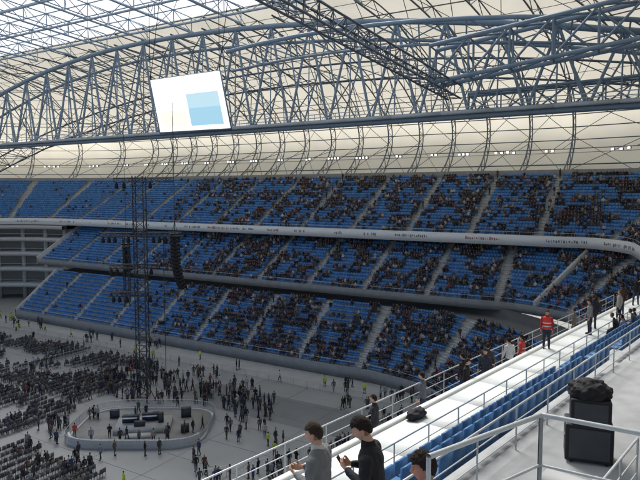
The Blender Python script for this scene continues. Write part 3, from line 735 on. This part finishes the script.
def person(name,loc,yaw,jacket,trousers,skin=(.50,.30,.21),hair=(.02,.014,.01),hairlen=.012,hy=0,hp=0,elbow=None,wrist=None,lean=0,vox=.016,vest=None,scale=1.,curl=.5,collar=None):
    e=empty(name,loc,yaw);e.scale=(scale,)*3
    mj=pm(name+'_jacket',jacket);mt=pm(name+'_trousers',trousers);mh=pm(name+'_hair',hair,1.,60);ms=mat(name+'_hand_skin',skin,.6,var=.08,scale=60)
    L=lambda z:(z-.95)*lean
    tr=[(.84,.165,.125),(.93,.175,.13),(1.06,.158,.115),(1.2,.175,.125),(1.33,.195,.128),(1.405,.18,.10),(1.45,.12,.08),(1.485,.066,.062)]
    parts=[loft([((0,L(z)-(.01 if z>1.3 else 0),z),(a,0,0),(0,b,0)) for z,a,b in tr])]
    el=elbow or [(-.25,.02,1.12),(.25,.02,1.12)];wr=wrist or [(-.25,.12,.88),(.25,.12,.88)]
    for i,s in enumerate((-1,1)):
        sh=(s*.185,L(1.4)-.01,1.385);parts.append(tubeloft([sh,(np.array(sh)*.45+np.array(el[i])*.55),el[i],(np.array(el[i])+np.array(wr[i]))/2,wr[i]],[.072,.06,.052,.047,.037]))
        d=np.array(wr[i])-np.array(el[i]);hand(e,np.array(wr[i])+d/np.linalg.norm(d)*.02,d,(-s*1.,.2,.0) if wrist is None else (-s*.8,.5,.35),s,skin,curl,ms)
    remeshed('jacket',parts,mj,e,vox,4,.022)
    lg=[loft([((0,0,z),(a,0,0),(0,b,0)) for z,a,b in ((.80,.14,.10),(.86,.16,.118),(.94,.165,.12))])]
    for s in (-1,1): lg.append(tubeloft([(s*.085,0,.86),(s*.095,.015,.66),(s*.1,.02,.48),(s*.105,0,.28),(s*.11,-.01,.09)],[.092,.085,.066,.06,.055]))
    remeshed('trousers',lg,mt,e,vox,4,.015)
    sh=[tubeloft([(s*.11,-.04,.055),(s*.115,.06,.05),(s*.12,.16,.035)],[.048,.048,.034]) for s in (-1,1)];remeshed('shoes',sh,M_black,e,.012)
    hc=(0,L(1.62)+.02+hp*.05,1.625-hp*.02)
    head_mesh(e,hc,hy,hp,skin,hair,hairlen,mh)
    remeshed('neck',[loft([((0,L(1.46)-.012,1.45),(.062,0,0),(0,.06,0)),((0,L(1.52)-.006,1.52),(.054,0,0),(0,.056,0)),((0,hc[1]-.018,1.585),(.05,0,0),(0,.055,0))])],ms,e,.009)
    c=pm(name+'_collar',collar or tuple(x*.8 for x in jacket));remeshed('collar',[loft([((0,L(z)-.004,z),(a,0,0),(0,b,0)) for z,a,b in ((1.43,.10,.085),(1.475,.078,.076),(1.518,.062,.066))])],c,e,.009)
    if vest:
        mv=mat(name+'_vest',vest,.7,var=.12,scale=12,bump=.3);remeshed('hi_vis_vest',[loft([((0,L(z),z),(a,0,0),(0,b,0)) for z,a,b in ((.86,.185,.145),(.95,.195,.15),(1.06,.178,.135),(1.2,.193,.145),(1.33,.205,.148),(1.41,.185,.12),(1.45,.13,.095))])],mv,e,vox)
        mr=mat(name+'_reflective',(.6,.62,.6),.3,var=.05)
        for z,a,b in ((1.02,.192,.148),(1.17,.198,.152)): 
            g=Geo();vv,ff,_=ringstack([(0,L(z),z-.02,a,b),(0,L(z),z+.02,a,b)],24,0);g.add(vv,ff);g.build('reflective_band',mr,parent=e)
    return e
holdE=[(-.25,.05,1.13),(.25,.05,1.13)];holdW=[(-.11,.27,1.15),(.11,.27,1.15)]
def on(px,py,ztop): return (px,py,ztop-1.745)
person('man_in_grey_suit',on(.02,6.6,25.38),1.15,(.15,.16,.165),(.05,.05,.055),hair=(.035,.022,.014),hairlen=.009,hy=.15,hp=.2,elbow=holdE,wrist=holdW,lean=.10,vox=.010,curl=1.0,collar=(.5,.5,.5))
person('man_in_black_jacket',on(.56,5.85,25.74),1.25,(.018,.018,.022),(.02,.02,.025),hair=(.014,.009,.007),hairlen=.011,hy=.2,hp=.45,elbow=holdE,wrist=[(-.08,.27,1.20),(.09,.27,1.20)],lean=.15,vox=.010,curl=1.0)
person('dark_haired_spectator',on(.97,5.1,25.70),1.35,(.025,.018,.018),(.02,.02,.03),skin=(.45,.22,.15),hair=(.018,.010,.008),hairlen=.018,hy=.2,hp=.15,lean=.05,vox=.010)
bevb=bpy.data.objects['man_in_black_jacket'];ph_=bevbox('mobile_phone',(0,0,0),(.06,.012,.12),M_black,bevb,.004);ph_.location=(0,.37,1.25);ph_.rotation_euler=(-.6,0,0)
gw=19.95
fig=[('man_leaning_on_railing',7.2,-.8,gw,1.2,(.10,.11,.13),None),('spectator_in_black_coat',9.8,-.5,gw,-2.,(.012,.012,.014),None),('spectator_in_black_coat',10.4,-.9,gw,.8,(.02,.02,.025),None),('spectator_in_dark_jacket',11.7,-.6,gw,2.4,(.03,.035,.05),None),('spectator_in_dark_jacket',12.5,-.9,gw,-.5,(.05,.05,.055),None),('steward_in_red_jacket',14.9,-.4,gw,1.,(.45,.04,.035),(.55,.05,.04)),('steward_in_red_vest',16.0,.25,21.0,2.8,(.35,.03,.03),(.62,.045,.035)),('spectator_in_white_shirt',14.0,-.6,gw,.3,(.5,.5,.5),None),('spectator_in_grey_top',20.,.9,21.0,1.5,(.2,.2,.21),None),('spectator_in_dark_jacket',21.5,.6,21.,-.6,(.03,.03,.04),None),('spectator_in_dark_jacket',4.2,-.7,gw,1.3,(.025,.025,.03),None)]
for nm,t,w,z,yw_,c,v in fig:
    z=gw if w<0 else z
    person(nm,sp(t,w,z),yw_,c,(.03,.035,.06),hair=random.choice([(.02,.013,.008),(.06,.04,.02),(.012,.01,.008)]),vox=.022,vest=v,lean=.06)
bpy.ops.mesh.primitive_ico_sphere_add(subdivisions=4,radius=1);o=bpy.context.object;o.name='black_backpack'
for v in o.data.vertices:
    n=noise.noise(v.co*2)*.25+noise.noise(v.co*5)*.08;v.co*=1+n;v.co.x*=.42;v.co.y*=.22;v.co.z=max(v.co.z*.17+.12,.0)
o.location=sp(5.0,.3,21.01);o.rotation_euler=(0,0,.8);o.data.materials.append(M_bag);o.data.shade_smooth()
# ---------------- world, sun, camera
w=bpy.data.worlds.new('World');scene.world=w;w.use_nodes=True;nt=w.node_tree;bg=nt.nodes['Background']
sky=nt.nodes.new('ShaderNodeTexSky');sky.sky_type='NISHITA';sky.sun_disc=False
az=math.radians(-12);elv=math.radians(52)
sky.sun_elevation=elv;sky.sun_rotation=az;sky.air_density=1.;sky.dust_density=5.;sky.ozone_density=1
nt.links.new(sky.outputs[0],bg.inputs[0]);bg.inputs[1].default_value=.15
sd=Vector((math.sin(az)*math.cos(elv),math.cos(az)*math.cos(elv),math.sin(elv)))
L=bpy.data.lights.new('sun','SUN');L.energy=4.2;L.angle=math.radians(24);L.color=(1,.98,.96);lo=bpy.data.objects.new('sun',L);lo.rotation_euler=(-sd).to_track_quat('-Z','Y').to_euler();lo.location=(0,0,120);scene.collection.objects.link(lo)
cam=bpy.data.cameras.new('camera');cam.sensor_width=36;cam.lens=33.75;cam.clip_end=6000;cam.clip_start=.1
co=bpy.data.objects.new('camera',cam);co.location=(0,0,28);co.rotation_euler=(math.radians(90-4.57),0,0);scene.collection.objects.link(co);scene.camera=co
scene.view_settings.view_transform='Standard';scene.view_settings.look='None';scene.view_settings.exposure=0
print('crowd verts',crowd.n)
